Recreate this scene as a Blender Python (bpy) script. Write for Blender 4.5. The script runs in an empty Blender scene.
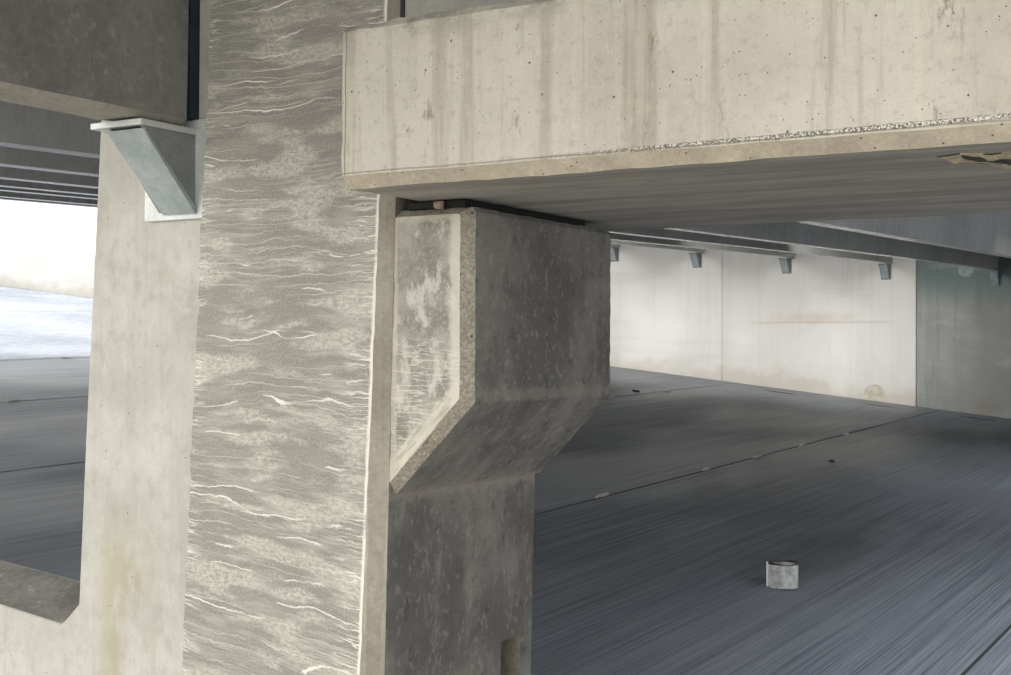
import bpy, bmesh, math, random
from mathutils import Vector, Matrix, noise
random.seed(7)
ZO = 1.70                      # eye height; all z below are measured from the eye
S = bpy.context.scene
COL = S.collection

# ------------------------------------------------------------------ node helpers
class Nodes:
    def __init__(s, name, rough=.85, spec=.3):
        s.m = bpy.data.materials.new(name); s.m.use_nodes = True
        s.t = s.m.node_tree; s.b = s.t.nodes['Principled BSDF']
        s.b.inputs['Roughness'].default_value = rough
        s.b.inputs['Specular IOR Level'].default_value = spec
        g = s.t.nodes.new('ShaderNodeNewGeometry'); s.P = g.outputs['Position']; s.Nrm = g.outputs['Normal']
        sp = s.t.nodes.new('ShaderNodeSeparateXYZ'); s.t.links.new(s.P, sp.inputs[0])
        s.x, s.y = sp.outputs[0], sp.outputs[1]
        s.z = s.add(sp.outputs[2], -ZO)
        s._bump = None
    def link(s, a, b):
        if hasattr(a, 'is_output') or isinstance(a, bpy.types.NodeSocket): s.t.links.new(a, b)
        elif isinstance(a, (tuple, list)) and len(a) == 3 and b.type == 'RGBA': b.default_value = (*a, 1)
        else: b.default_value = a
    def math(s, op, a, b=None, c=None):
        n = s.t.nodes.new('ShaderNodeMath'); n.operation = op
        s.link(a, n.inputs[0])
        if b is not None: s.link(b, n.inputs[1])
        if c is not None: s.link(c, n.inputs[2])
        return n.outputs[0]
    def add(s, a, b): return s.math('ADD', a, b)
    def sub(s, a, b): return s.math('SUBTRACT', a, b)
    def mul(s, a, b): return s.math('MULTIPLY', a, b)
    def ramp(s, v, lo, hi, a=0., b=1.):
        n = s.t.nodes.new('ShaderNodeMapRange'); n.interpolation_type = 'SMOOTHSTEP'
        s.link(v, n.inputs[0]); n.inputs[1].default_value = lo; n.inputs[2].default_value = hi
        n.inputs[3].default_value = a; n.inputs[4].default_value = b
        return n.outputs[0]
    def vec(s, x, y, z):
        n = s.t.nodes.new('ShaderNodeCombineXYZ')
        for k, v in enumerate((x, y, z)): s.link(v, n.inputs[k])
        return n.outputs[0]
    def scaled(s, sx, sy, sz):
        return s.vec(s.mul(s.x, sx), s.mul(s.y, sy), s.mul(s.z, sz))
    def noise(s, v, sc=1., det=4., ro=.55, dist=0.):
        n = s.t.nodes.new('ShaderNodeTexNoise'); s.link(v, n.inputs['Vector'])
        n.inputs['Scale'].default_value = sc; n.inputs['Detail'].default_value = det
        n.inputs['Roughness'].default_value = ro; n.inputs['Distortion'].default_value = dist
        return n.outputs['Fac']
    def voro(s, v, sc):
        n = s.t.nodes.new('ShaderNodeTexVoronoi'); s.link(v, n.inputs['Vector']); n.inputs['Scale'].default_value = sc
        return n.outputs['Distance'], n.outputs['Color']
    def mix(s, f, a, b):
        n = s.t.nodes.new('ShaderNodeMix'); n.data_type = 'RGBA'
        s.link(f, n.inputs[0]); s.link(a, n.inputs[6]); s.link(b, n.inputs[7])
        return n.outputs[2]
    def bump(s, h, dist=.002, strength=1.):
        n = s.t.nodes.new('ShaderNodeBump'); s.link(h, n.inputs['Height'])
        n.inputs['Distance'].default_value = dist; n.inputs['Strength'].default_value = strength
        if s._bump: s.t.links.new(s._bump, n.inputs['Normal'])
        s._bump = n.outputs[0]; s.t.links.new(n.outputs[0], s.b.inputs['Normal'])
    def color(s, c): s.link(c, s.b.inputs['Base Color'])
    def rough(s, v): s.link(v, s.b.inputs['Roughness'])

def pits(n, c, sc, thr=.13, rare=.55, col=(.06, .055, .045)):
    d, cc = n.voro(n.P, sc)
    sep = n.t.nodes.new('ShaderNodeSeparateColor'); n.t.links.new(cc, sep.inputs[0])
    m = n.mul(n.ramp(d, thr, thr*.55), n.ramp(sep.outputs[0], rare, rare+.02))
    n.bump(n.mul(m, -1.), .003, 1)
    return n.mix(n.mul(m, .8), c, col)

# ---- formed concrete, generic
def concrete(name, a, b, big=2.2, fine=60, amp=.0012, rough=.88, vert=0., pit=None, stain=None, spots=0.):
    n = Nodes(name, rough)
    f1 = n.noise(n.P, big, 5, .6)
    f2 = n.noise(n.P, fine, 4, .65)
    f = n.add(n.mul(f1, .62), n.mul(f2, .38))
    c = n.mix(n.ramp(f, .34, .66), a, b)
    if vert:
        v = n.noise(n.scaled(26, 26, 1.3), 1, 4, .6)
        c = n.mix(n.mul(n.ramp(v, .5, .75), vert), c, tuple(k*.55 for k in a))
        v2 = n.noise(n.scaled(60, 60, .9), 1, 3, .5)
        c = n.mix(n.mul(n.ramp(v2, .55, .75), vert*.6), c, tuple(min(1, k*1.2) for k in b))
    if spots:
        q = n.noise(n.P, 38, 6, .7)
        c = n.mix(n.mul(n.ramp(q, .56, .68), spots), c, tuple(min(1, k*1.7) for k in b))
        q = n.noise(n.scaled(1.1, 1.1, 1.1), 22, 6, .75)
        c = n.mix(n.mul(n.ramp(q, .42, .3), spots), c, tuple(k*.5 for k in a))
    if stain:
        q = n.noise(n.P, 3.1, 4, .6, .4)
        c = n.mix(n.mul(n.ramp(q, .54, .7), .6), c, stain)
    n.bump(n.noise(n.P, fine*1.6, 5, .6), amp, .8)
    n.bump(n.noise(n.P, 9, 3, .5), amp*3, .4)
    if pit: c = pits(n, c, pit)
    n.color(c)
    return n.m

# ---- column front: grey concrete crossed by pale wavy mineral streaks
def streaked():
    n = Nodes('streaked_concrete', .86)
    zr = n.z
    # streaks lean down to the right in the lower half
    low = n.ramp(zr, .15, -.65)
    w = n.add(zr, n.mul(n.mul(n.add(n.x, 1.9), low), .13))
    wav = n.noise(n.vec(n.mul(n.x, 4.5), 0., n.mul(w, 5)), 1, 2, .5)
    fw = n.noise(n.vec(n.mul(n.x, 42), 0., n.mul(w, 30)), 1, 3, .6)
    wz = n.add(n.add(w, n.mul(n.sub(wav, .5), .03)), n.mul(n.sub(fw, .5), .011))
    base1 = n.noise(n.vec(n.mul(n.x, 9), n.mul(n.y, 9), n.mul(wz, 50)), 1, 6, .62)
    grain = n.noise(n.P, 230, 4, .7)
    c = n.mix(n.ramp(base1, .35, .7), (.285, .273, .24), (.43, .413, .365))
    c = n.mix(n.ramp(n.noise(n.P, 4.5, 3, .5), .35, .7), c, (.30, .287, .252))
    c = n.mix(n.mul(n.ramp(grain, .48, .68), .6), c, (.56, .54, .475))
    # broad pale mottled drifts
    drift = n.noise(n.vec(n.mul(n.x, 4.5), 3.1, n.mul(wz, 17)), 1, 3, .55)
    mott = n.noise(n.vec(n.mul(n.x, 75), 1., n.mul(wz, 150)), 1, 8, .82)
    dm = n.mul(n.ramp(drift, .50, .60), n.ramp(mott, .38, .60))
    c = n.mix(n.mul(dm, .8), c, (.68, .66, .58))
    # medium wavy contour streaks
    def iso(sx, sz, off, lv, wd, det=2.5):
        k = n.noise(n.vec(n.mul(n.x, sx), off, n.mul(wz, sz)), 1, det, .5)
        return n.ramp(n.math('ABSOLUTE', n.sub(k, lv)), wd, wd*.25)
    e = n.sub(n.x, n.sub(n.mul(zr, .0435), 1.6416))      # distance from the right arris (negative inside)
    el = n.sub(n.x, n.sub(n.mul(zr, .05), 2.127))        # distance from the left joint
    mask = n.noise(n.vec(n.mul(n.x, 3.2), 9., n.mul(wz, 7)), 1, 3, .5)
    def run(F, wd, warp, off, mlo, mhi, mx=3.5, mz=16):
        k = n.noise(n.vec(n.mul(n.x, 3.1), off, n.mul(w, 9)), 1, 2, .5)
        ph = n.math('FRACT', n.add(n.mul(wz, F), n.add(n.mul(k, warp), off)))
        l = n.ramp(n.math('ABSOLUTE', n.sub(ph, .5)), wd, wd*.35)
        return n.mul(l, n.ramp(n.noise(n.vec(n.mul(n.x, mx), off+4, n.mul(wz, mz)), 1, 3, .6), mlo, mhi))
    m1 = run(47., .095, 3.0, 1.3, .48, .60)
    m2 = n.mul(iso(3.0, 85, 5.3, .48, .035), n.ramp(mask, .60, .40))
    c = n.mix(n.mul(m2, .42), c, (.62, .60, .525))
    c = n.mix(n.mul(m1, .62), c, (.70, .675, .60))
    m3 = run(13., .032, 1.6, 6.1, .51, .56, 1.5, 11)
    c = n.mix(n.mul(m3, .95), c, (.90, .87, .80))
    m5 = run(23., .05, 2.2, 9.4, .55, .62, 5, 14)
    c = n.mix(n.mul(m5, .85), c, (.84, .81, .73))
    # dribbles close to both arrises
    near = n.math('MAXIMUM', n.ramp(e, -.11, -.012), n.mul(n.ramp(el, .05, .0), .8))
    m4 = n.mul(n.mul(iso(6, 95, 7.7, .5, .032), near), n.ramp(n.noise(n.vec(0., 2., n.mul(zr, 6)), 1, 2, .5), .38, .55))
    c = n.mix(n.mul(m4, .95), c, (.86, .83, .75))
    edge = n.mul(n.ramp(n.add(e, n.mul(n.sub(n.noise(n.P, 60, 3, .6), .5), .008)), -.010, -.004), n.ramp(n.noise(n.vec(0., 0., n.mul(zr, 7)), 1, 3, .6), .3, .45))
    c = n.mix(n.mul(edge, .95), c, (.88, .85, .77))
    spk = n.voro(n.P, 55)
    sep = n.t.nodes.new('ShaderNodeSeparateColor'); n.t.links.new(spk[1], sep.inputs[0])
    c = n.mix(n.mul(n.ramp(spk[0], .07, .04), n.ramp(sep.outputs[1], .9, .92)), c, (.9, .88, .82))
    n.bump(n.noise(n.P, 150, 5, .65), .0012, .8)
    n.bump(n.add(m1, m3), .0012, .8)
    n.color(c)
    return n.m

# ---- side of the haunch: mottled grey, pale scraped band along the slope
def haunch_side():
    n = Nodes('haunch_side_concrete', .86)
    f = n.noise(n.P, 9, 6, .65)
    c = n.mix(n.ramp(f, .38, .62), (.26, .255, .215), (.44, .425, .37))
    c = n.mix(n.mul(n.ramp(n.noise(n.P, 110, 5, .75), .5, .65), .5), c, (.58, .56, .49))
    blot = n.noise(n.scaled(1.2, 1, .7), 17, 6, .7)
    c = n.mix(n.mul(n.ramp(blot, .50, .62), .8), c, (.68, .67, .60))
    k = n.noise(n.vec(n.mul(n.x, 9), 5., n.mul(n.z, 75)), 1, 3, .5)
    ln = n.mul(n.ramp(n.math('ABSOLUTE', n.sub(k, .5)), .03, .008), n.ramp(n.z, .06, -.02))
    c = n.mix(n.mul(ln, .7), c, (.74, .72, .64))
    # edge bands: along the arris, along the column and parallel to the slope
    d = n.mul(n.sub(n.add(n.z, .286), n.add(n.x, 1.616)), .7071)
    jig = n.mul(n.sub(n.noise(n.P, 26, 5, .7), .5), .07)
    band = n.ramp(n.add(d, jig), .062, .040)
    scr = n.noise(n.vec(n.mul(n.sub(n.x, n.mul(n.z, -1.)), 12), 0., n.mul(d, 130)), 1, 4, .6)
    c = n.mix(n.mul(band, .85), c, n.mix(n.ramp(scr, .35, .6), (.50, .47, .39), (.72, .69, .58)))
    arr = n.ramp(n.add(n.x, n.mul(jig, .5)), -1.482, -1.466)
    c = n.mix(n.mul(arr, .75), c, (.74, .71, .61))
    col = n.ramp(n.add(n.x, n.mul(jig, .15)), -1.600, -1.606)
    c = n.mix(n.mul(col, .6), c, (.62, .59, .5))
    top = n.ramp(n.add(n.z, n.mul(jig, .4)), .255, .268)
    c = n.mix(n.mul(top, .6), c, (.62, .58, .49))
    n.bump(n.noise(n.P, 120, 5, .65), .0015, .9)
    n.color(c)
    return n.m

# ---- arris concrete: granular, exposed aggregate
def arris():
    n = Nodes('arris_concrete', .9)
    d, cc = n.voro(n.P, 210)
    sep = n.t.nodes.new('ShaderNodeSeparateColor'); n.t.links.new(cc, sep.inputs[0])
    c = n.mix(n.ramp(sep.outputs[0], .2, .9), (.34, .31, .255), (.48, .445, .37))
    c = n.mix(n.mul(n.ramp(n.noise(n.P, 14, 5, .7), .56, .68), .6), c, (.34, .26, .19))
    c = n.mix(n.mul(n.ramp(n.noise(n.P, 90, 3, .6), .6, .7), .8), c, (.68, .64, .55))
    n.bump(n.noise(n.P, 170, 5, .7), .003, 1)
    n.color(pits(n, c, 60, .2, .8))
    return n.m

# ---- pier and haunch faces away from the light, shade put into the colour
def pier_shaded():
    n = Nodes('shaded_formed_concrete', .8, .35)
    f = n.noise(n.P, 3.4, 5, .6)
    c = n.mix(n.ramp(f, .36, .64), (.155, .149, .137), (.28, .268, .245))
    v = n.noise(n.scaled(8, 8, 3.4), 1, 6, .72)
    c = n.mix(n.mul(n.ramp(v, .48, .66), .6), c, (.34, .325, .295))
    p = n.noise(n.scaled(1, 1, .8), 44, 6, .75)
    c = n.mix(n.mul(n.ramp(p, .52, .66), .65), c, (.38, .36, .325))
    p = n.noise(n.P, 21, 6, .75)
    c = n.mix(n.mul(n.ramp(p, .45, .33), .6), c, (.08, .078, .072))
    # crease of leaked grout under the haunch
    g = n.add(n.math('ABSOLUTE', n.add(n.z, .293)), n.mul(n.sub(n.noise(n.P, 30, 5, .7), .5), .06))
    c = n.mix(n.mul(n.ramp(g, .02, .004), .75), c, (.36, .32, .275))
    g = n.add(n.math('ABSOLUTE', n.add(n.z, .085)), n.mul(n.sub(n.noise(n.P, 30, 5, .7), .5), .04))
    c = n.mix(n.mul(n.ramp(g, .018, .004), .45), c, (.34, .32, .285))
    n.bump(n.noise(n.P, 75, 6, .7), .0035, .9)
    n.color(pits(n, c, 42, .12, .82, (.5, .48, .43)))
    return n.m

# ---- spandrel front: cream, faint vertical bands, small bug holes
def cream():
    n = Nodes('cream_concrete', .88)
    c = n.mix(n.ramp(n.noise(n.P, 3.2, 5, .6), .35, .65), (.585, .55, .47), (.70, .665, .58))
    v = n.noise(n.scaled(13, 1, .7), 1, 5, .62)
    c = n.mix(n.mul(n.ramp(v, .5, .64), .7), c, (.43, .395, .325))
    v = n.noise(n.scaled(42, 1, 1.6), 1, 5, .7)
    c = n.mix(n.mul(n.ramp(v, .55, .7), .4), c, (.38, .35, .29))
    v = n.noise(n.scaled(24, 3, .9), 1, 3, .6)
    c = n.mix(n.mul(n.ramp(v, .55, .66), .35), c, (.76, .71, .60))
    q = n.mul(n.ramp(n.noise(n.scaled(28, 1, 9), 1, 5, .75), .55, .66), n.ramp(n.noise(n.scaled(9, 1, .5), 1, 2, .5), .50, .58))
    c = n.mix(n.mul(q, .85), c, (.27, .225, .165))
    c = n.mix(n.mul(n.ramp(n.noise(n.P, 260, 3, .7), .55, .75), .45), c, (.33, .30, .25))
    c = n.mix(n.mul(n.ramp(n.z, .55, .62), n.ramp(n.noise(n.scaled(10, 1, 20), 1, 4, .7), .42, .6)), c, (.36, .34, .29))
    # honeycombed line just above the lower arris
    zz = n.sub(n.add(n.z, n.mul(n.sub(n.noise(n.P, 130, 3, .6), .5), .007)), n.add(n.mul(n.add(n.x, .95), .008), .334))
    d, cc = n.voro(n.P, 420)
    sep = n.t.nodes.new('ShaderNodeSeparateColor'); n.t.links.new(cc, sep.inputs[0])
    hb = n.mul(n.ramp(n.math('ABSOLUTE', zz), .0045, .0022), n.ramp(n.x, -1.25, -.85))
    c = n.mix(hb, c, n.mix(n.ramp(sep.outputs[1], .35, .55), (.24, .22, .18), (.85, .82, .74)))
    g1 = n.noise(n.P, 46, 6, .75)
    c = n.mix(n.mul(n.ramp(g1, .52, .66), .40), c, (.40, .365, .295))
    c = n.mix(n.mul(n.ramp(g1, .46, .34), .40), c, (.74, .695, .59))
    ln = n.add(n.sub(n.x, n.mul(n.z, .01)), n.mul(n.sub(n.noise(n.P, 20, 2, .5), .5), .003))
    c = n.mix(n.mul(n.ramp(n.math('ABSOLUTE', n.add(ln, 1.5645)), .0016, .0006), .75), c, (.16, .145, .11))
    l2 = n.add(n.sub(n.z, .333), n.mul(n.sub(n.noise(n.P, 12, 4, .6), .5), .006))
    c = n.mix(n.mul(n.ramp(n.math('ABSOLUTE', l2), .0022, .0008), .6), c, (.25, .22, .17))
    n.bump(n.mul(hb, sep.outputs[0]), .004, 1)
    n.bump(n.noise(n.P, 170, 5, .7), .0018, .9)
    c = pits(n, c, 37, .085, .82); c = pits(n, c, 110, .14, .80)
    n.color(c)
    return n.m

def soffit_mat():
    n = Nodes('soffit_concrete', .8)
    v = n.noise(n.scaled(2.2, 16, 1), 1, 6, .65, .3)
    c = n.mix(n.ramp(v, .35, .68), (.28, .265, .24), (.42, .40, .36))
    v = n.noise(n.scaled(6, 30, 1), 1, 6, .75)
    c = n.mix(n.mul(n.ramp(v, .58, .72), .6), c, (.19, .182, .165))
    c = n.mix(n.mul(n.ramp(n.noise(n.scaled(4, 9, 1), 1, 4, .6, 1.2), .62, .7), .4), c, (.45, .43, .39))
    n.bump(n.noise(n.scaled(1, 3, 1), 30, 5, .6), .002, .8)
    n.color(c)
    return n.m

# ---- light wall panel with the opening
def panel_mat():
    n = Nodes('pale_panel_concrete', .87)
    c = n.mix(n.ramp(n.noise(n.P, 3.6, 5, .6), .35, .65), (.50, .488, .442), (.60, .59, .54))
    v = n.noise(n.scaled(45, 1, 1.4), 1, 4, .6)
    c = n.mix(n.mul(n.ramp(v, .5, .7), .3), c, (.42, .395, .34))
    ring = n.noise(n.scaled(9, 1, 5), 1, 3, .5, 2.2)
    c = n.mix(n.mul(n.ramp(n.math('ABSOLUTE', n.sub(ring, .5)), .03, .005), .10), c, (.38, .355, .31))
    mo = n.noise(n.scaled(1, 1, .7), 26, 6, .72)
    c = n.mix(n.mul(n.ramp(mo, .5, .66), .4), c, (.385, .37, .32))
    c = n.mix(n.mul(n.ramp(mo, .46, .34), .35), c, (.68, .66, .60))
    st = n.noise(n.vec(n.mul(n.x, 7), 2., n.mul(n.z, 3.2)), 1, 4, .65)
    zone = n.mul(n.ramp(n.z, -.30, -.5), n.ramp(n.math('ABSOLUTE', n.add(n.x, 2.39)), .12, .03))
    c = n.mix(n.mul(n.mul(n.ramp(st, .38, .56), zone), .7), c, (.43, .385, .255))
    c = n.mix(n.mul(n.ramp(n.noise(n.P, 5, 5, .7), .56, .7), .35), c, (.40, .375, .30))
    c = n.mix(n.mul(n.ramp(n.noise(n.P, 190, 3, .7), .55, .75), .3), c, (.34, .32, .28))
    n.bump(n.noise(n.P, 110, 5, .65), .0012, .8)
    n.color(pits(n, c, 55, .1, .88))
    return n.m

# ---- broom finished deck
def deck_mat():
    n = Nodes('tined_deck_concrete', .62, .5)
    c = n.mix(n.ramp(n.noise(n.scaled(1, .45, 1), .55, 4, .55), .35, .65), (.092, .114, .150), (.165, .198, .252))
    a = n.noise(n.vec(n.mul(n.x, 130), n.mul(n.y, .4), 0.), 1, 4, .65)
    b = n.noise(n.vec(n.mul(n.x, 24), n.mul(n.y, .16), 3.), 1, 4, .65)
    c = n.mix(n.mul(n.ramp(a, .42, .68), .55), c, (.32, .345, .39))
    c = n.mix(n.mul(n.ramp(a, .48, .34), .6), c, (.030, .033, .038))
    c = n.mix(n.mul(n.ramp(b, .46, .70), .35), c, (.30, .325, .37))
    c = n.mix(n.mul(n.ramp(b, .46, .32), .4), c, (.05, .054, .062))
    sc = n.mul(n.ramp(n.math('ABSOLUTE', n.sub(n.noise(n.vec(n.mul(n.x, 5), n.mul(n.y, .10), 8.), 1, 2, .5), .5)), .006, .001), .45)
    c = n.mix(sc, c, (.24, .25, .26))
    # damp blotch that spreads beside the stub
    cx = n.sub(n.x, -2.95); cy = n.sub(n.y, 8.9)
    r = n.math('SQRT', n.add(n.mul(n.mul(cx, cx), 1.6), n.mul(n.mul(cy, cy), .16)))
    r = n.add(r, n.mul(n.sub(n.noise(n.P, 2.2, 3, .5), .5), .5))
    c = n.mix(n.mul(n.ramp(r, .62, .12), .65), c, (.036, .038, .040))
    g = n.ramp(n.noise(n.vec(n.mul(n.x, .5), n.mul(n.y, .18), 5.), 1, 3, .5), .4, .6)
    n.rough(n.add(n.mul(g, .14), .36))
    n.bump(a, .006, .9)
    n.bump(n.noise(n.P, 60, 4, .6), .003, .6)
    n.color(c)
    return n.m

def far_wall_mat():
    n = Nodes('white_panel_concrete', .85)
    c = n.mix(n.ramp(n.noise(n.P, .55, 5, .6), .35, .65), (.68, .665, .63), (.78, .765, .73))
    v = n.noise(n.scaled(5, 1, .25), 1, 5, .65)
    c = n.mix(n.mul(n.ramp(v, .45, .7), .25), c, (.52, .50, .47))
    h = n.noise(n.scaled(.35, 1, 3.2), 1, 4, .6)
    c = n.mix(n.mul(n.ramp(h, .52, .66), .22), c, (.50, .48, .45))
    # rust coloured smear and water line
    q = n.math('SQRT', n.add(n.math('POWER', n.mul(n.add(n.x, 7.0), .55), 2.), n.math('POWER', n.mul(n.sub(n.z, .57), 3.6), 2.)))
    q = n.add(q, n.mul(n.sub(n.noise(n.scaled(2.4, 1, 4), 1, 4, .6), .5), .9))
    c = n.mix(n.mul(n.ramp(q, .48, .05), .35), c, (.55, .42, .30))
    lz = n.math('ABSOLUTE', n.add(n.sub(n.z, .50), n.mul(n.sub(n.noise(n.P, 3, 3, .6), .5), .04)))
    c = n.mix(n.mul(n.mul(n.ramp(lz, .03, .006), n.ramp(n.math('ABSOLUTE', n.add(n.x, 6.7)), 1.25, .9)), .28), c, (.42, .33, .25))
    # grime creeping up from the deck, following the ramp
    up = n.sub(n.z, n.add(n.mul(n.x, -.109), -1.335))
    gm = n.ramp(n.add(up, n.mul(n.sub(n.noise(n.scaled(1.6, 1, 2.), 1, 5, .65), .5), .8)), .30, .0)
    c = n.mix(n.mul(gm, .45), c, (.46, .40, .31))
    n.bump(n.noise(n.P, 25, 5, .6), .004, .6)
    n.color(pits(n, c, 7, .05, .7, (.35, .31, .26)))
    return n.m

def dark_wall_mat():
    n = Nodes('green_grey_panel_concrete', .7)
    c = n.mix(n.ramp(n.noise(n.P, .8, 5, .6), .35, .65), (.26, .272, .258), (.345, .355, .34))
    c = n.mix(n.ramp(n.z, .65, 1.15), c, (.20, .265, .25))
    v = n.noise(n.scaled(6, 1, .4), 1, 5, .65)
    c = n.mix(n.mul(n.ramp(v, .48, .7), .5), c, (.20, .215, .205))
    h = n.noise(n.scaled(.8, 1, 3), 1, 4, .6)
    c = n.mix(n.mul(n.ramp(h, .55, .7), .5), c, (.42, .43, .42))
    q = n.math('SQRT', n.add(n.math('POWER', n.mul(n.add(n.x, 4.18), 2.4), 2.), n.math('POWER', n.mul(n.add(n.z, .76), 4.), 2.)))
    c = n.mix(n.mul(n.ramp(n.add(q, n.mul(n.sub(n.noise(n.P, 5, 4, .6), .5), .7)), .8, .1), .4), c, (.24, .18, .14))
    n.bump(n.noise(n.P, 25, 5, .6), .004, .6)
    n.color(c)
    return n.m

def galv(name, a, b, rough=.45):
    n = Nodes(name, rough, .5)
    d, cc = n.voro(n.P, 260)
    sep = n.t.nodes.new('ShaderNodeSeparateColor'); n.t.links.new(cc, sep.inputs[0])
    f = n.add(n.mul(n.noise(n.P, 14, 5, .6), .88), n.mul(sep.outputs[0], .12))
    n.color(n.mix(n.ramp(f, .35, .7), a, b))
    n.b.inputs['Metallic'].default_value = .35
    n.rough(n.add(n.mul(sep.outputs[1], .2), rough))
    n.bump(n.noise(n.P, 60, 4, .6), .0008, .6)
    return n.m

def plain(name, c, rough=.8, metal=0., var=.25, sc=20):
    n = Nodes(name, rough)
    n.color(n.mix(n.ramp(n.noise(n.P, sc, 5, .6), .35, .65), tuple(k*(1-var) for k in c), c))
    n.bump(n.noise(n.P, sc*3, 4, .6), .001, .6)
    n.b.inputs['Metallic'].default_value = metal
    return n.m

def steel_formed():
    n = Nodes('smooth_underside_concrete', .2, .7)
    n.color(n.mix(n.ramp(n.noise(n.P, 2, 4, .6), .35, .65), (.46, .46, .45), (.58, .58, .57)))
    return n.m

M = dict(
    streak=streaked(), hside=haunch_side(), arris=arris(), dark=pier_shaded(), cream=cream(), soffit=soffit_mat(),
    panel=panel_mat(), deck=deck_mat(), fwall=far_wall_mat(), dwall=dark_wall_mat(),
    strip=concrete('chamfer_concrete', (.35, .315, .26), (.50, .46, .385), 6, 90, .002, vert=.35, spots=.25),
    beam=concrete('grey_beam_concrete', (.17, .165, .155), (.27, .265, .25), 3, 45, .0015, spots=.35, pit=30),
    beamlow=concrete('beam_edge_concrete', (.30, .28, .25), (.42, .40, .36), 5, 60, .002, spots=.2),
    stem=concrete('tee_stem_concrete', (.46, .455, .43), (.60, .59, .56), .9, 12, .003, vert=.25),
    stemlow=steel_formed(),
    slab=concrete('deck_underside_concrete', (.22, .22, .22), (.32, .32, .32), 1, 12, .003),
    sill=concrete('weathered_sill_concrete', (.15, .14, .125), (.26, .25, .225), 8, 50, .002, spots=.45),
    upper=concrete('upper_panel_concrete', (.40, .395, .36), (.50, .49, .45), 4, 80, .001, vert=.2),
    zinc=galv('galvanised_steel', (.36, .41, .42), (.50, .56, .57)),
    zincd=galv('dull_galvanised_steel', (.25, .27, .275), (.34, .36, .365), .6),
    zincw=galv('bright_galvanised_steel', (.62, .65, .64), (.80, .82, .80), .5),
    gapshade=plain('gap_shade', (.035, .045, .062), .8),
    nearf=concrete('near_deck_concrete', (.42, .40, .36), (.52, .50, .46), .5, 8, .003),
    deckl=concrete('sunlit_deck_concrete', (.30, .33, .38), (.50, .53, .59), .5, 8, .003),  # deck beyond the roof, sunlight partly put into this paler colour
    rubber=plain('black_rubber', (.010, .011, .013), .6),
    seal=plain('joint_sealant', (.05, .05, .052), .7),
    mortar=plain('mortar_crumb', (.40, .32, .24), .9, sc=80),
    pale=plain('pale_debris', (.84, .85, .84), .7, sc=50),
    stub=plain('stub_pipe_grey', (.55, .57, .57), .45, var=.45, sc=22),
    stubedge=plain('stub_lit_edge', (.93, .94, .94), .4, var=.1),
    patch=plain('grout_patch', (.64, .605, .50), .9, sc=14),
    patchl=plain('pale_grout_patch', (.42, .50, .47), .9, sc=14),
    rust=plain('rusty_spall', (.62, .54, .38), .95, var=.4, sc=60),
    void=plain('spall_cavity', (.075, .072, .068), .95, var=.4, sc=60),
    drain=plain('drain_stain', (.020, .021, .022), .5, var=.3),
)

# ------------------------------------------------------------------ mesh helpers
def finish(o, label=None, cat=None, group=None, kind=None):
    if label: o['label'] = label
    if cat: o['category'] = cat
    if group: o['group'] = group
    if kind: o['kind'] = kind
    return o

def empty(name, loc, label, cat, group=None, kind='thing'):
    o = bpy.data.objects.new(name, None); COL.objects.link(o)
    o.location = (loc[0], loc[1], loc[2]+ZO); o.empty_display_size = .05
    return finish(o, label, cat, group, kind)

def mesh(name, V, F, mats, parent=None, mi=None, origin=None, bevel=0., rough=0., cut=0.):
    """V in eye-relative coordinates. mi: material index per face."""
    if not isinstance(mats, (list, tuple)): mats = [mats]
    if parent is not None:
        org = parent.matrix_basis.translation if parent.parent is None else parent.matrix_basis.translation + parent.parent.matrix_basis.translation
        org = Vector(org)
    else:
        if origin is None:
            xs = [v[0] for v in V]; ys = [v[1] for v in V]; zs = [v[2] for v in V]
            origin = ((min(xs)+max(xs))/2, (min(ys)+max(ys))/2, min(zs))
        org = Vector((origin[0], origin[1], origin[2]+ZO))
    bm = bmesh.new()
    vs = [bm.verts.new((v[0]-org.x, v[1]-org.y, v[2]+ZO-org.z)) for v in V]
    for k, f in enumerate(F):
        try: nf = bm.faces.new([vs[i] for i in f])
        except ValueError: continue
        if mi: nf.material_index = mi[k]
    bmesh.ops.recalc_face_normals(bm, faces=bm.faces)
    if bevel:
        sharp = [e for e in bm.edges if len(e.link_faces) == 2 and e.calc_face_angle(0) > .5]
        bmesh.ops.bevel(bm, geom=sharp, offset=bevel, segments=2, profile=.6, affect='EDGES', clamp_overlap=True)
    if cut:
        for _ in range(7):
            lng = [e for e in bm.edges if e.calc_length() > cut]
            if not lng: break
            bmesh.ops.subdivide_edges(bm, edges=lng, cuts=1, use_grid_fill=True)
        bmesh.ops.triangulate(bm, faces=[f for f in bm.faces if len(f.verts) > 4])
    if rough:
        bm.normal_update()
        for v in bm.verts:
            p = (v.co+org)*38
            edge = any(e.calc_face_angle(0) > .3 for e in v.link_edges if len(e.link_faces) == 2)
            a = rough*(1.6 if edge else .5)
            v.co += v.normal*(noise.noise(p)*a) + Vector((noise.noise(p+Vector((9, 0, 0))), noise.noise(p+Vector((0, 9, 0))), noise.noise(p+Vector((0, 0, 9)))))*a*.5
    me = bpy.data.meshes.new(name); bm.to_mesh(me); bm.free()
    for m in mats: me.materials.append(m)
    o = bpy.data.objects.new(name, me); COL.objects.link(o)
    if parent is not None: o.parent = parent
    else: o.location = org
    return o

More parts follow.
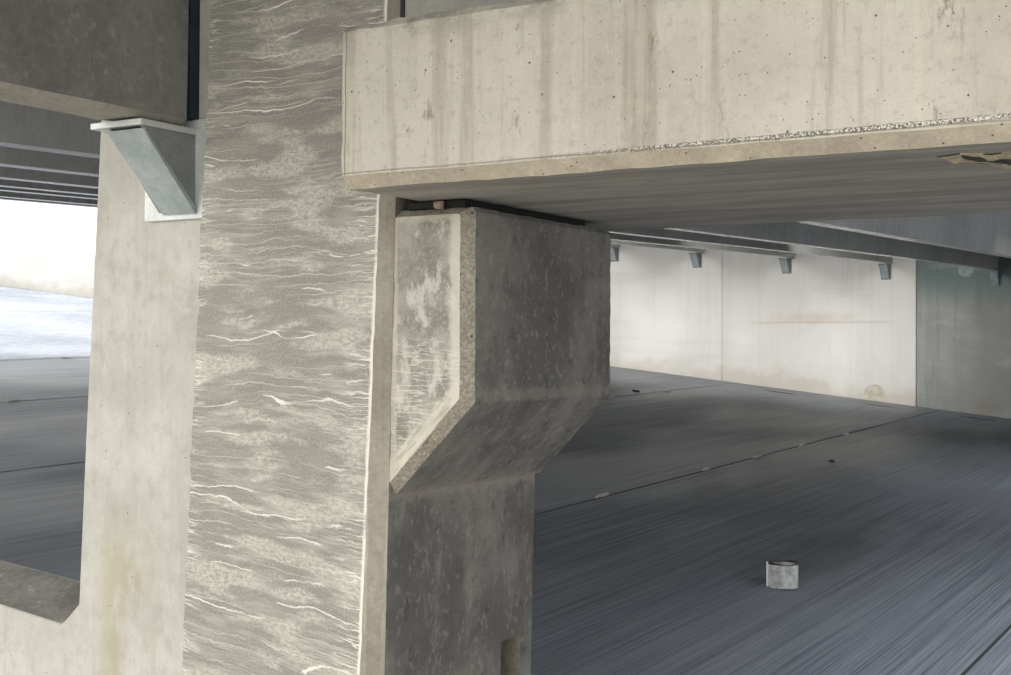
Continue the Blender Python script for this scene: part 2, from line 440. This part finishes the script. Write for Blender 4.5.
def boxg(x0, x1, y0, y1, z0, z1):
    V = [(x0,y0,z0),(x1,y0,z0),(x1,y1,z0),(x0,y1,z0),(x0,y0,z1),(x1,y0,z1),(x1,y1,z1),(x0,y1,z1)]
    F = [(0,3,2,1),(4,5,6,7),(0,1,5,4),(1,2,6,5),(2,3,7,6),(3,0,4,7)]
    return V, F
def box(name, b, mat, parent=None, **k):
    V, F = boxg(*b); return mesh(name, V, F, mat, parent, **k)
def join(parts):
    V, F = [], []
    for v, f in parts:
        n = len(V); V += v; F += [tuple(i+n for i in q) for q in f]
    return V, F
def prismY(poly, y0, y1):
    """poly of (x,z) extruded along y."""
    n = len(poly)
    V = [(x, y0, z) for x, z in poly] + [(x, y1, z) for x, z in poly]
    F = [tuple(range(n))] + [tuple(range(2*n-1, n-1, -1))] + [(i, (i+1) % n, (i+1) % n+n, i+n) for i in range(n)]
    return V, F
def prismX(poly, x0, x1):
    n = len(poly)
    V = [(x0, y, z) for y, z in poly] + [(x1, y, z) for y, z in poly]
    F = [tuple(range(n))] + [tuple(range(2*n-1, n-1, -1))] + [(i, (i+1) % n, (i+1) % n+n, i+n) for i in range(n)]
    return V, F
def cylg(c, axis, r, h, n=20, r2=None):
    a = Vector(axis).normalized(); u = a.orthogonal().normalized(); w = a.cross(u); c = Vector(c); r2 = r if r2 is None else r2
    V = [tuple(c+(u*math.cos(t)+w*math.sin(t))*r) for t in [2*math.pi*i/n for i in range(n)]]
    V += [tuple(c+a*h+(u*math.cos(t)+w*math.sin(t))*r2) for t in [2*math.pi*i/n for i in range(n)]]
    F = [tuple(range(n))] + [tuple(range(2*n-1, n-1, -1))] + [(i, (i+1) % n, (i+1) % n+n, i+n) for i in range(n)]
    return V, F

# ------------------------------------------------------------------ planes of the building
SX, SY, HF = -.109, .0292, -1.934
def floor_z(x, y): return HF + SX*x + SY*y
YW = 20.5
def stem_z(x, y):                       # underside of the tee stems
    pts = [(-13.3, -.11), (-11.7, -.083), (-10.176, -.03), (-8.652, -.012), (-7.128, .018), (-5.604, .052), (-4.08, .078), (-2.556, .138), (6, .45)]
    d = pts[0][1]
    for (a, da), (b, db) in zip(pts, pts[1:]):
        if a <= x <= b: d = da+(db-da)*(x-a)/(b-a); break
        if x > b: d = db
    return .1273 - .109*x + .0292*y + d

# ---- floor: tee flanges with open joints, one slab of deck
jx = [-30, -26, -22.9, -19.85, -16.8, -13.72, -10.87, -8.07, -4.85, -1.52, 1.53, 4.6, 8.0]
parts = []
for a, b in zip(jx, jx[1:]):
    g = .012
    x0, x1, y0, y1 = a+g, b-g, 2.43, YW
    V = [(x, y, floor_z(x, y)) for x, y in ((x0,y0),(x1,y0),(x1,y1),(x0,y1))]
    V = V + [(x, y, z-.12) for x, y, z in V]
    parts.append((V, [(0,1,2,3),(7,6,5,4),(0,4,5,1),(1,5,6,2),(2,6,7,3),(3,7,4,0)]))
V, F = join(parts)
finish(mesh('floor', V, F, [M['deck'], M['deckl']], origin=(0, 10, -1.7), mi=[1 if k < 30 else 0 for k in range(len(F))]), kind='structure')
for x in jx[4:-1]:
    V = []
    for s in (-1, 1):
        for y in (2.43, YW-.02): V.append((x+s*.0125, y, floor_z(x, y)-.006))
    V += [(a, b, c-.03) for a, b, c in V]
    o = mesh('trim_%d' % (jx.index(x)), V, [(0,2,3,1),(4,5,7,6),(0,1,5,4),(2,6,7,3),(0,4,6,2),(1,3,7,5)], M['seal'])
    finish(o, kind='structure')
# floor the photographer stands on
V, F = boxg(-12, 12, -14, 2.43, -1.95, -1.76)
finish(mesh('floor_near', V, F, M['nearf']), kind='structure')

# ---- far wall: pale panels, darker panel on the right, low parapet on the left
def wall_piece(name, x0, x1, h0, h1, mat, y0=YW, y1=YW+.25, chamf=.02):
    n = 6
    bot = [(x0+(x1-x0)*i/n) for i in range(n+1)]
    V = [(x, y, floor_z(x, YW)-.3) for y in (y0, y1) for x in bot] + [(x, y, h0+(h1-h0)*(x-x0)/(x1-x0)) for y in (y0, y1) for x in bot]
    m = n+1; F = []
    for i in range(n):
        F += [(i, i+1, 2*m+i+1, 2*m+i), (m+i+1, m+i, 3*m+i, 3*m+i+1), (2*m+i, 2*m+i+1, 3*m+i+1, 3*m+i), (i, m+i, m+i+1, i+1)]
    F += [(0, 2*m, 3*m, m), (n, m+n, 3*m+n, 2*m+n)]
    return mesh(name, V, F, mat, bevel=chamf)
topz = lambda x: stem_z(x, YW)+.75
for k, (a, b) in enumerate(((-8.305, -5.215), (-11.4, -8.305), (-14.1, -11.4))):
    finish(wall_piece('wall_back' + ('', '_middle', '_left')[k], a, b, topz(a), topz(b), M['fwall']), kind='structure')
finish(wall_piece('wall_right', -5.215, 7.9, topz(-5.2), 2.2, M['dwall'], y0=YW+.03), kind='structure')
finish(wall_piece('wall_parapet', -30, -14.1, 2.60, 1.37, M['fwall'], chamf=.01), kind='structure')
# grout filled lifting pockets that show as round spots on the wall
def disc(name, x, z, r, mat, label, y=YW, group=None):
    V, F = cylg((x, y-.006, z), (0, 1, 0), r, .01, 28)
    rnd = random.Random(int(-x*100))
    V = [(a+rnd.uniform(-.04, .04)*r, b, c+rnd.uniform(-.04, .04)*r) for a, b, c in V]
    return finish(mesh(name, V, F, mat), label, 'patch', group, 'thing')
disc('grout_patch', -5.84, -.60, .155, M['patch'], 'round yellowish grout patch low on the pale far wall, near the dark panel')
disc('grout_patch', -4.50, 1.255, .105, M['patchl'], 'pale round grout patch high on the green-grey wall panel', y=YW+.03)

# ---- ceiling deck above the far bay, roofless beyond its left end
def slab(name, x0, x1, y0, y1, dz, th, mat):
    xs = [x0+(x1-x0)*i/10 for i in range(11)]
    V = [(x, y, stem_z(x, y)+dz+t) for t in (0, th) for y in (y0, y1) for x in xs]
    m = 11; F = []
    for i in range(10):
        F += [(i, i+1, m+i+1, m+i), (2*m+i, 3*m+i, 3*m+i+1, 2*m+i+1), (i, 2*m+i, 2*m+i+1, i+1), (m+i, m+i+1, 3*m+i+1, 3*m+i)]
    F += [(0, m, 3*m, 2*m), (10, 2*m+10, 3*m+10, m+10)]
    return mesh(name, V, F, mat)
finish(slab('ceiling', -13.2, 8, 2.86, YW+.3, .62, .14, M['slab']), kind='structure')
stems = [-1.03, -2.556, -4.08, -5.604, -7.128, -8.652, -10.176, -11.7, -13.1]
where = {-1.03: 'nearest the cream beam', -2.556: 'the first from the right under the cream beam, largest in view',
         -4.08: 'its far end at the dark green-grey panel', -5.604: 'its far end on the bracket nearest the dark panel',
         -7.128: 'its far end on the second bracket from the dark panel', -8.652: 'its far end on the third bracket from the dark panel',
         -10.176: 'its far end on the bracket beside the haunch', -11.7: 'the last but one before the open roof, seen far left', -13.1: 'the last one, along the edge of the open roof, far left'}
for X in stems:
    if X == -1.03: continue
    y0, y1 = 3.06, YW-.05
    prof = [(-.048, 0), (.048, 0), (.10, .625), (-.10, .625)]
    V = []
    for y in (y0, y1):
        for dx, dz in prof: V.append((X+dx, y, stem_z(X, y)+dz))
    F = [(0,1,2,3),(7,6,5,4)] + [(i, (i+1) % 4, (i+1) % 4+4, i+4) for i in range(4)]
    o = mesh('ceiling_stem', V, F, [M['stem'], M['stemlow']], mi=[0, 0, 1, 0, 0, 0])
    finish(o, 'grey concrete ceiling rib, ' + where[X], 'ceiling rib', 'concrete ribs under the deck of the far bay', 'thing')

# ---- far brackets
bl = {-4.08: 'small dull steel bracket on the dark green-grey panel', -5.66: 'small grey steel bracket on the pale wall, nearest the dark panel',
      -7.22: 'small grey steel bracket, second from the dark panel', -8.74: 'small grey steel bracket, third from the dark panel',
      -10.24: 'small grey steel bracket beside the edge of the haunch'}
proto = None
def far_bracket(X, zt):
    r = empty('wall_bracket', (X, YW, zt-.23), '', 'bracket')
    w = .055; d = .20
    box('top_plate', (X-w-.015, X+w+.015, YW-d, YW, zt-.018, zt), M['zincd'], r)
    box('back_plate', (X-w-.02, X+w+.02, YW-.016, YW, zt-.235, zt-.018), M['zincd'], r)
    for s in (-1, 1):
        V, F = prismX([(YW-d+.02, zt-.018), (YW-.016, zt-.018), (YW-.016, zt-.215), (YW-.05, zt-.215)], X+s*w-.006, X+s*w+.006)
        mesh('gusset', V, F, M['zincd'], r)
    V, F = prismX([(YW-d+.02, zt-.018), (YW-d+.036, zt-.018), (YW-.036, zt-.215), (YW-.052, zt-.215)], X-w+.006, X+w-.006)
    mesh('sloped_plate', V, F, M['zinc'], r)
    return r
for X, lab in bl.items():
    Xs = min(stems, key=lambda s: abs(s-X))
    zt = stem_z(Xs, YW-.22)-.010
    if proto is None:
        proto = far_bracket(X, zt); r = proto
    else:
        r = proto.copy(); COL.objects.link(r)
        r.location = (X, YW + (0 if X < -5.2 else .03), zt-.23+ZO)
        for ch in list(proto.children):
            c = ch.copy(); COL.objects.link(c); c.parent = r
    r['label'] = lab; r['group'] = 'steel brackets along the far wall'
proto.location.y = YW+.03

# ------------------------------------------------------------------ the column
col = empty('concrete_column', (-1.87, 2.5, -1.76), 'tall grey concrete column with pale wavy mineral streaks and a dark haunched side', 'column')
def shaft():
    def ring(z):
        A = (-2.127+.05*z, 2.2); B = (-1.6416+.0435*z, 2.2)
        Cc = (-1.6145+.021*z if z < .3 else -1.608, 2.227); Cc = (-1.6145+.0215*z, 2.227)
        D = (Cc[0]-.0, 2.822); D2 = (Cc[0]-.01, 2.832); Ebk = (-2.127+.05*z, 2.832)
        return A, B, Cc, D, D2, Ebk
    zb, zt_, zp = -1.76, 1.45, -.668
    V = []
    for z in (zb, zt_): V += [(x, y, z) for x, y in ring(z)]
    # faces: front, chamfer, (side made separately), arris, back, left
    F = [(0,1,7,6), (1,2,8,7), (3,4,10,9), (4,5,11,10), (5,0,6,11), (6,7,8,9,10,11), (0,5,4,3,2,1)]
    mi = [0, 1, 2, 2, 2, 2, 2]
    # side face with a pocket
    sx = lambda z: -1.6145+.0215*z
    ys = [2.227, 2.682, 2.768, 2.822]; zs = [zb, -.90, zp, zt_]
    base = len(V); idx = {}
    for i, y in enumerate(ys):
        for j, z in enumerate(zs):
            if (i, j) == (0, 0): idx[i, j] = 2
            elif (i, j) == (0, 3): idx[i, j] = 8
            elif (i, j) == (3, 0): idx[i, j] = 3
            elif (i, j) == (3, 3): idx[i, j] = 9
            else: idx[i, j] = len(V); V.append((sx(z), y, z))
    for i in range(3):
        for j in range(3):
            if (i, j) == (1, 1): continue
            F.append((idx[i, j], idx[i+1, j], idx[i+1, j+1], idx[i, j+1])); mi.append(2)
    rim = [idx[1, 1], idx[2, 1], idx[2, 2], idx[1, 2]]
    dp = .18; inner = []
    for k in rim:
        x, y, z = V[k]; inner.append(len(V)); V.append((x-dp, y+(.0 if y < 2.7 else .05), z+(.01 if z < -.8 else -.01)))
    for k in range(4):
        F.append((rim[k], rim[(k+1) % 4], inner[(k+1) % 4], inner[k])); mi.append(3)
    F.append(tuple(inner)); mi.append(3)
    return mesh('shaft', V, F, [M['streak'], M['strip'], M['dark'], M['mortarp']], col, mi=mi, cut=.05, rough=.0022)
M['mortarp'] = concrete('pocket_concrete', (.30, .26, .21), (.46, .42, .36), 12, 80, .002, spots=.3)
shaft()
# haunch, cast on the side of the shaft
def haunch():
    XF, ZT, ch = -1.430, .288, .022
    outer = [(-1.70, ZT), (-1.436, ZT), (XF, ZT-.010), (XF, -.099), (-1.618, -.289), (-1.70, -.289)]
    inner = [(-1.70, ZT-.014), (XF-ch-.004, ZT-.014), (XF-ch, ZT-.02), (XF-ch, -.090), (-1.618, -.262), (-1.70, -.262)]
    V = []
    for poly, y in ((inner, 2.228), (outer, 2.228+ch), (outer, 2.832), (outer, 2.84)):
        V += [(x, y, z) for x, z in poly]
    n = 6; F = [tuple(range(n)), tuple(range(4*n-1, 3*n-1, -1))]; mi = [0, 2]
    for s in range(3):
        for i in range(n):
            F.append((s*n+i, s*n+(i+1) % n, (s+1)*n+(i+1) % n, (s+1)*n+i))
            mi.append(1 if s == 0 else 2)
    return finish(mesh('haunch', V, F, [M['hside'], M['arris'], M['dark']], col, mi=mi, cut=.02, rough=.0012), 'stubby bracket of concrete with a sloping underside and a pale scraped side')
haunch()
pad = mesh('bearing_pad', *boxg(-1.595, -1.452, 2.246, 2.755, .289, .305), M['rubber'], bevel=.003)
finish(pad, 'thin black rubber pad squeezed between the haunch and the cream beam', 'pad', kind='thing')
V, F = boxg(-1.522, -1.50, 2.232, 2.246, .286, .303)
finish(mesh('mortar_lump', V, F, M['mortar'], bevel=.004, cut=.006, rough=.004), 'small brown mortar crumb in the black gap on top of the haunch', 'crumb', kind='thing')

# ------------------------------------------------------------------ spandrel beam resting on the haunch
sp = empty('concrete_beam', (.6, 2.5, .306), 'wide cream concrete beam with small pits, resting on the haunch at its left end', 'beam')
def spandrel():
    x0, x1 = -1.579, 3.4
    sec = [(2.0, .329), (2.022, .306), (3.02, .306), (3.02, .60), (2.014, .612), (2.0, .598)]
    V = []
    for x in (x0+.012, x1): V += [(x, y, z) for y, z in sec]
    V = [(-1.579+.0, y+.0, z) if False else (x, y, z) for x, y, z in V]
    # bevelled left end
    e = [(y+(.014 if y < 2.1 else -.014), z+(.014 if z < .4 else -.014)) for y, z in sec]
    V += [(x0, y, z) for y, z in e]
    n = 6
    F = [tuple(range(12, 18)), tuple(range(11, 5, -1))]; mi = [0, 0]
    for i in range(n):
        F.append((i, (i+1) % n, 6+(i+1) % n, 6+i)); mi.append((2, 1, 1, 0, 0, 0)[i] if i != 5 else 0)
        F.append((12+i, 12+(i+1) % n, (i+1) % n, i)); mi.append(3)
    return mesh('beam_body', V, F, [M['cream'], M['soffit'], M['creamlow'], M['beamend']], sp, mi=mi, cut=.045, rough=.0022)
M['creamlow'] = concrete('beam_lower_arris', (.42, .375, .295), (.60, .54, .43), 9, 120, .002, spots=.2, pit=70)
M['beamend'] = concrete('beam_end_concrete', (.42, .40, .34), (.56, .53, .45), 9, 120, .002, spots=.2, pit=90)
spandrel()
# broken-out spot in the soffit
def spall():
    pts = [(-.508, 2.12), (-.47, 2.105), (-.43, 2.13), (-.38, 2.12), (-.31, 2.15), (-.30, 2.36), (-.36, 2.40), (-.42, 2.32), (-.465, 2.22), (-.49, 2.165)]
    V = [(x, y, .304) for x, y in pts]; V += [(x, y, .312) for x, y in pts]
    n = len(pts); F = [tuple(range(n)), tuple(range(2*n-1, n-1, -1))]+[(i, (i+1) % n, n+(i+1) % n, n+i) for i in range(n)]
    mesh('cavity', V, F, M['void'], sp)
    V, F = [], []
    inn = [(-.492, 2.135), (-.465, 2.128), (-.43, 2.162), (-.38, 2.15), (-.31, 2.185)]
    out = pts[:5]
    for k, (a, b) in enumerate(zip(out, inn)): V += [(a[0], a[1], .303), (b[0], b[1], .301+.002*(k % 2)), (a[0], a[1], .310), (b[0], b[1], .310)]
    for k in range(4):
        a = 4*k; b = a+4
        F += [(a, b, b+1, a+1), (a, a+2, b+2, b), (a+1, b+1, b+3, a+3), (a+2, a+3, b+3, b+2)]
    F += [(0, 1, 3, 2), (16, 18, 19, 17)]
    mesh('broken_edge', V, F, M['rust'], sp, cut=.012, rough=.006)
    V, F = [], []
    out = [pts[0], pts[9], pts[8], pts[7]]; inn = [(-.480, 2.145), (-.466, 2.18), (-.448, 2.215), (-.41, 2.30)]
    for a, b in zip(out, inn): V += [(a[0], a[1], .303), (b[0], b[1], .302), (a[0], a[1], .310), (b[0], b[1], .310)]
    for k in range(3):
        a = 4*k; b = a+4
        F += [(a, b, b+1, a+1), (a, a+2, b+2, b), (a+1, b+1, b+3, a+3), (a+2, a+3, b+3, b+2)]
    F += [(0, 1, 3, 2), (12, 14, 15, 13)]
    mesh('broken_edge', V, F, M['rust'], sp, cut=.012, rough=.004)
spall()
# panel standing on the beam, behind its top edge
finish(mesh('wall_upper', *boxg(-1.5945, 3.4, 2.2345, 2.50, .602, 1.45), M['upper'], bevel=.006), kind='structure')

# ------------------------------------------------------------------ pale wall panel with the opening (left)
def left_panel():
    xs_ = lambda z: -2.5137+.0565*z
    so = lambda x: -.661-.115*(x+2.605)
    cx_ = lambda z: -2.127+.05*z-.003
    poly = [(cx_(1.45), 1.45), (xs_(1.45), 1.45), (xs_(.5), .5), (xs_(-.2), -.2), (-2.5445, -.605), (-2.605, -.661), (-3.2, so(-3.2)-.002), (-6.0, so(-6.0)), (-6.0, -1.76), (cx_(-1.76), -1.76)]
    n = len(poly); y0, y1 = 2.245, 2.42
    back = list(poly)
    # sill top tilts so that its back edge sits at the measured line
    bz = lambda x: -.590-.094*(x+2.746)
    back[4] = (-2.5445, -.605+.02); back[5] = (-2.605, bz(-2.605)); back[6] = (-3.2, bz(-3.2)); back[7] = (-6.0, bz(-6.0))
    V = [(x, y0, z) for x, z in poly]+[(x, y1, z) for x, z in back]
    F = [tuple(range(n)), tuple(range(2*n-1, n-1, -1))]+[(i, (i+1) % n, (i+1) % n+n, i+n) for i in range(n)]
    mi = [0, 0]+[0]*n
    for i in (4, 5, 6): mi[2+i] = 1
    return mesh('wall_left', V, F, [M['panel'], M['sill']], mi=mi, bevel=.006)
finish(left_panel(), kind='structure')

# ------------------------------------------------------------------ dark beam overhead, left
def left_beam():
    sec = [(-2.163, 1.45), (-2.163, .515), (-2.176, .504), (-2.278, .504), (-2.29, .515), (-2.29, 1.45)]
    V, F = prismY(sec, -1.3, 2.203)
    V2 = []
    for x, y, z in V:
        if y > 2 and z > 1: y = 2.213
        V2.append((x, y, z))
    mi = [1, 1, 0, 1, 1, 1, 0, 0]
    return mesh('concrete_beam', V2, F, [M['beam'], M['beamlow']], mi=mi, cut=.06, rough=.002)
finish(left_beam(), 'dark grey concrete beam end resting on the steel bracket, upper left', 'beam', kind='thing')

finish(mesh('gap_shade', *boxg(-2.286, -2.166, 2.214, 2.2445, .522, 1.45), M['gapshade']), 'dark blue-black strip put in for the shade in the gap between the dark beam end and the pale panel', 'shade strip', kind='thing')  # dark strip painted as the shade of the open gap
# steel bracket
br = empty('steel_bracket', (-2.24, 2.245, .30), 'large galvanized steel bracket with sloping front plate, under the dark beam end', 'bracket')
box('top_plate', (-2.313, -2.158, 2.062, 2.240, .485, .4985), M['zincw'], br, bevel=.002)
box('back_plate', (-2.322, -2.118, 2.232, 2.244, .298, .52), M['zincw'], br, bevel=.0015)
for a, b in ((-2.172, -2.164), (-2.268, -2.260)):
    V, F = prismX([(2.072, .485), (2.232, .485), (2.232, .318), (2.224, .314)], a, b)
    mesh('gusset', V, F, M['zincd'], br, bevel=.001)
V, F = prismX([(2.068, .478), (2.077, .478), (2.231, .322), (2.231, .3095), (2.226, .3095)], -2.270, -2.160)
V = [(x+(.012 if (z < .4 and x < -2.2) else 0)+(.002 if z < .4 and x > -2.2 else 0), y, z) for x, y, z in V]
mesh('sloped_plate', V, F, M['zinc'], br, bevel=.0012)
# weld bead down the edge of the sloped plate
parts = []
for k in range(26):
    t = k/25; y = 2.074+(2.229-2.074)*t; z = .482+(.316-.482)*t
    parts.append(cylg((-2.1625, y, z-.004), (0, .155, -.166), .0032, .008, 8, .0024))
V, F = join(parts); mesh('weld_bead', V, F, M['zincw'], br)

# ------------------------------------------------------------------ things lying on the deck
sx_, sy_ = -2.79, 7.86
sz_ = floor_z(sx_, sy_)
st = empty('pipe_stub', (sx_, sy_, sz_), 'short pale grey pipe stub with a painted-bright left edge standing on the dark deck', 'pipe stub')
def tube(ro, ri, z0, z1, a0, a1, n=44, wob=.004):
    V, F = [], []
    full = abs(a1-a0) > 6.28
    m = n if full else n+1
    for i in range(m):
        t = a0+(a1-a0)*i/n
        k = 1+wob*10*math.sin(2*t+.6)
        for r, z in ((ro, z0), (ro, z1), (ri, z1), (ri, z0)):
            zz = z+(.006*math.sin(t*2) if z == z1 else 0)
            V.append((sx_+math.cos(t)*r*k, sy_+math.sin(t)*r*k, sz_+zz))
    for i in range(m if full else m-1):
        a = 4*i; b = 4*((i+1) % m)
        for j in range(4): F.append((a+j, b+j, b+(j+1) % 4, a+(j+1) % 4))
    if not full: F += [(0, 1, 2, 3), (4*m-1, 4*m-2, 4*m-3, 4*m-4)]
    return V, F
V, F = tube(.088, .080, 0, .142, 0, 2*math.pi)
mesh('pipe_wall', V, F, M['stub'], st)
V, F = tube(.0895, .0785, .139, .147, 0, 2*math.pi)
mesh('rim', V, F, M['seal'], st)
V, F = tube(.094, .087, .002, .146, math.radians(183), math.radians(222), 12)  # light on the left edge put into a near-white colour
finish(mesh('lit_edge_strip', V, F, M['stubedge'], st), 'left edge of the stub, painted bright as if lit')
V, F = cylg((sx_+.012, sy_+.02, sz_+.012), (0, 0, 1), .06, .115, 20, .045)
mesh('core', V, F, M['pale'], st, bevel=.01)

def flake(x, y, l, w, mat, label, ang=0., h=.022, name='sealant_flake', cat='debris', group=None, seed=1):
    rnd = random.Random(seed); n = 9; V = []
    for hh, s in ((0, 1), (h, .8)):
        for i in range(n):
            t = 2*math.pi*i/n; r = rnd.uniform(.75, 1.1)*s
            u, v = math.cos(t)*l*r/2, math.sin(t)*w*r/2
            xx = x+u*math.cos(ang)-v*math.sin(ang); yy = y+u*math.sin(ang)+v*math.cos(ang)
            V.append((xx, yy, floor_z(xx, yy)-.001+hh*rnd.uniform(.6, 1.)))
    F = [tuple(range(n)), tuple(range(2*n-1, n-1, -1))]+[(i, (i+1) % n, (i+1) % n+n, i+n) for i in range(n)]
    return finish(mesh(name, V, F, mat), label, cat, group, 'thing')
H = math.pi/2
gp = 'pale flakes along the deck joints'
for i, (x, y, l, w, lab) in enumerate([
    (-8.05, 16.0, .30, .08, 'white flake on the far deck joint, just beside the edge of the haunch'),
    (-8.03, 17.75, .32, .07, 'white flake on the far deck joint in front of the pale wall'),
    (-4.87, 9.55, .26, .035, 'long pale flake on the middle deck joint, nearest the column'),
    (-4.86, 11.62, .22, .03, 'small pale flake halfway along the middle deck joint'),
    (-4.85, 12.9, .34, .035, 'longest pale flake on the middle deck joint, between two smaller ones'),
    (-4.84, 14.25, .22, .04, 'small pale flake on the middle deck joint, farther than the long one'),
    (-4.83, 15.8, .22, .05, 'faint pale flake farthest along the middle deck joint'),
    (-10.87, 8.75, .22, .05, 'white flake on a deck joint seen through the left opening'),
    (-13.72, 11.9, .30, .10, 'white flake where the dark deck meets the bright deck, left opening')]):
    flake(x, y, l, w, M['pale'], lab, H, group=gp, seed=i+3)
for i, (x, y, l, w, lab) in enumerate([
    (-7.1, 19.85, .62, .16, 'dark flat stain on the deck before the middle of the pale wall'),
    (-5.55, 19.85, .55, .14, 'dark flat stain on the deck below the yellowish round patch'),
    (-4.2, 19.9, .60, .16, 'dark flat stain on the deck before the green-grey panel')]):
    flake(x, y, l, w, M['drain'], lab, 0, h=.003, name='floor_stain', cat='stain', group='dark stains along the foot of the far wall', seed=i+40)
flake(-8.25, 17.2, .14, .1, M['seal'], 'small dark clod beside the far deck joint', 0, h=.03, name='dirt_clod', cat='debris', seed=77)
flake(-4.25, 13.4, .07, .06, M['seal'], 'tiny dark clod on the deck to the right of the middle joint', 0, h=.02, name='dirt_clod', cat='debris', seed=78)

# ------------------------------------------------------------------ unseen slab added to keep the high sun off this corner
finish(mesh('sun_shield_near', *boxg(-3.6, 4.5, .2, 2.9, 1.47, 1.7), M['slab']), kind='structure')

# ------------------------------------------------------------------ light
w = bpy.data.worlds.new('overcast'); S.world = w; w.use_nodes = True
nt = w.node_tree; bg = nt.nodes['Background']
tc = nt.nodes.new('ShaderNodeTexCoord'); sep = nt.nodes.new('ShaderNodeSeparateXYZ'); nt.links.new(tc.outputs['Generated'], sep.inputs[0])
rp = nt.nodes.new('ShaderNodeValToRGB'); nt.links.new(sep.outputs[2], rp.inputs[0])
rp.color_ramp.elements[0].position = 0.; rp.color_ramp.elements[0].color = (.42, .43, .44, 1)
rp.color_ramp.elements[1].position = .03; rp.color_ramp.elements[1].color = (1., .992, .968, 1)
nt.links.new(rp.outputs[0], bg.inputs['Color']); bg.inputs['Strength'].default_value = 1.7

def sun(name, d, e, ang, col):
    l = bpy.data.lights.new(name, 'SUN'); l.energy = e; l.angle = math.radians(ang); l.color = col
    o = bpy.data.objects.new(name, l); COL.objects.link(o)
    o.rotation_euler = Vector(d).to_track_quat('-Z', 'Y').to_euler(); return o
sun('low_hazy_sun', (.34, 1, -.16), .8, 28, (1, .97, .90))
sun('high_sun', (-.24, -.2, -.95), 1.6, 2, (1, .98, .95))

# added fill lamps hidden between the ribs, brightening the far wall
for X in (-5.0, -6.4, -7.9, -9.4, -10.9):
    l = bpy.data.lights.new('wall_fill_lamp', 'AREA'); l.shape = 'RECTANGLE'; l.size = .8; l.size_y = .3; l.energy = 11.5; l.color = (1, .98, .95)
    l.spread = math.radians(62)
    o = bpy.data.objects.new('wall_fill_lamp', l); COL.objects.link(o)
    o.location = (X, 15.5, stem_z(X, 15.5)+.36+ZO)
    o.rotation_euler = Vector((0, 1, -.30)).to_track_quat('-Z', 'Y').to_euler()

for X, Y, e in ((1.0, 7, 200), (1.2, 11.5, 150), (-1.8, 14.5, 24)):  # added lamps out of view, brightening the deck and ribs
    l = bpy.data.lights.new('bay_fill_lamp', 'AREA'); l.shape = 'RECTANGLE'; l.size = 1.1; l.size_y = 4.; l.energy = e; l.color = (1, .985, .96)
    l.spread = math.radians(140 if X > 0 else 100)
    o = bpy.data.objects.new('bay_fill_lamp', l); COL.objects.link(o)
    o.location = (X, Y, stem_z(X, Y)+.35+ZO)
# ------------------------------------------------------------------ camera
f, pit, rol, yaw = 1352.77, math.radians(.658), math.radians(.2816), math.radians(31.15)
Fv = Vector((-math.sin(yaw)*math.cos(pit), math.cos(yaw)*math.cos(pit), math.sin(pit)))
R0 = Vector((math.cos(yaw), math.sin(yaw), 0)); U0 = R0.cross(Fv)
R = R0*math.cos(rol)+U0*math.sin(rol); U = -R0*math.sin(rol)+U0*math.cos(rol)
cam = bpy.data.cameras.new('camera'); co = bpy.data.objects.new('camera', cam); COL.objects.link(co)
cam.sensor_width = 36; cam.lens = f/1011*36; cam.clip_end = 200; cam.clip_start = .05
co.matrix_world = Matrix(((R.x, U.x, -Fv.x, 0), (R.y, U.y, -Fv.y, 0), (R.z, U.z, -Fv.z, ZO), (0, 0, 0, 1)))
S.camera = co
vs = S.view_settings
vs.view_transform = 'Standard'; vs.look = 'None'; vs.exposure = 0.; vs.gamma = 1.; vs.use_curve_mapping = False
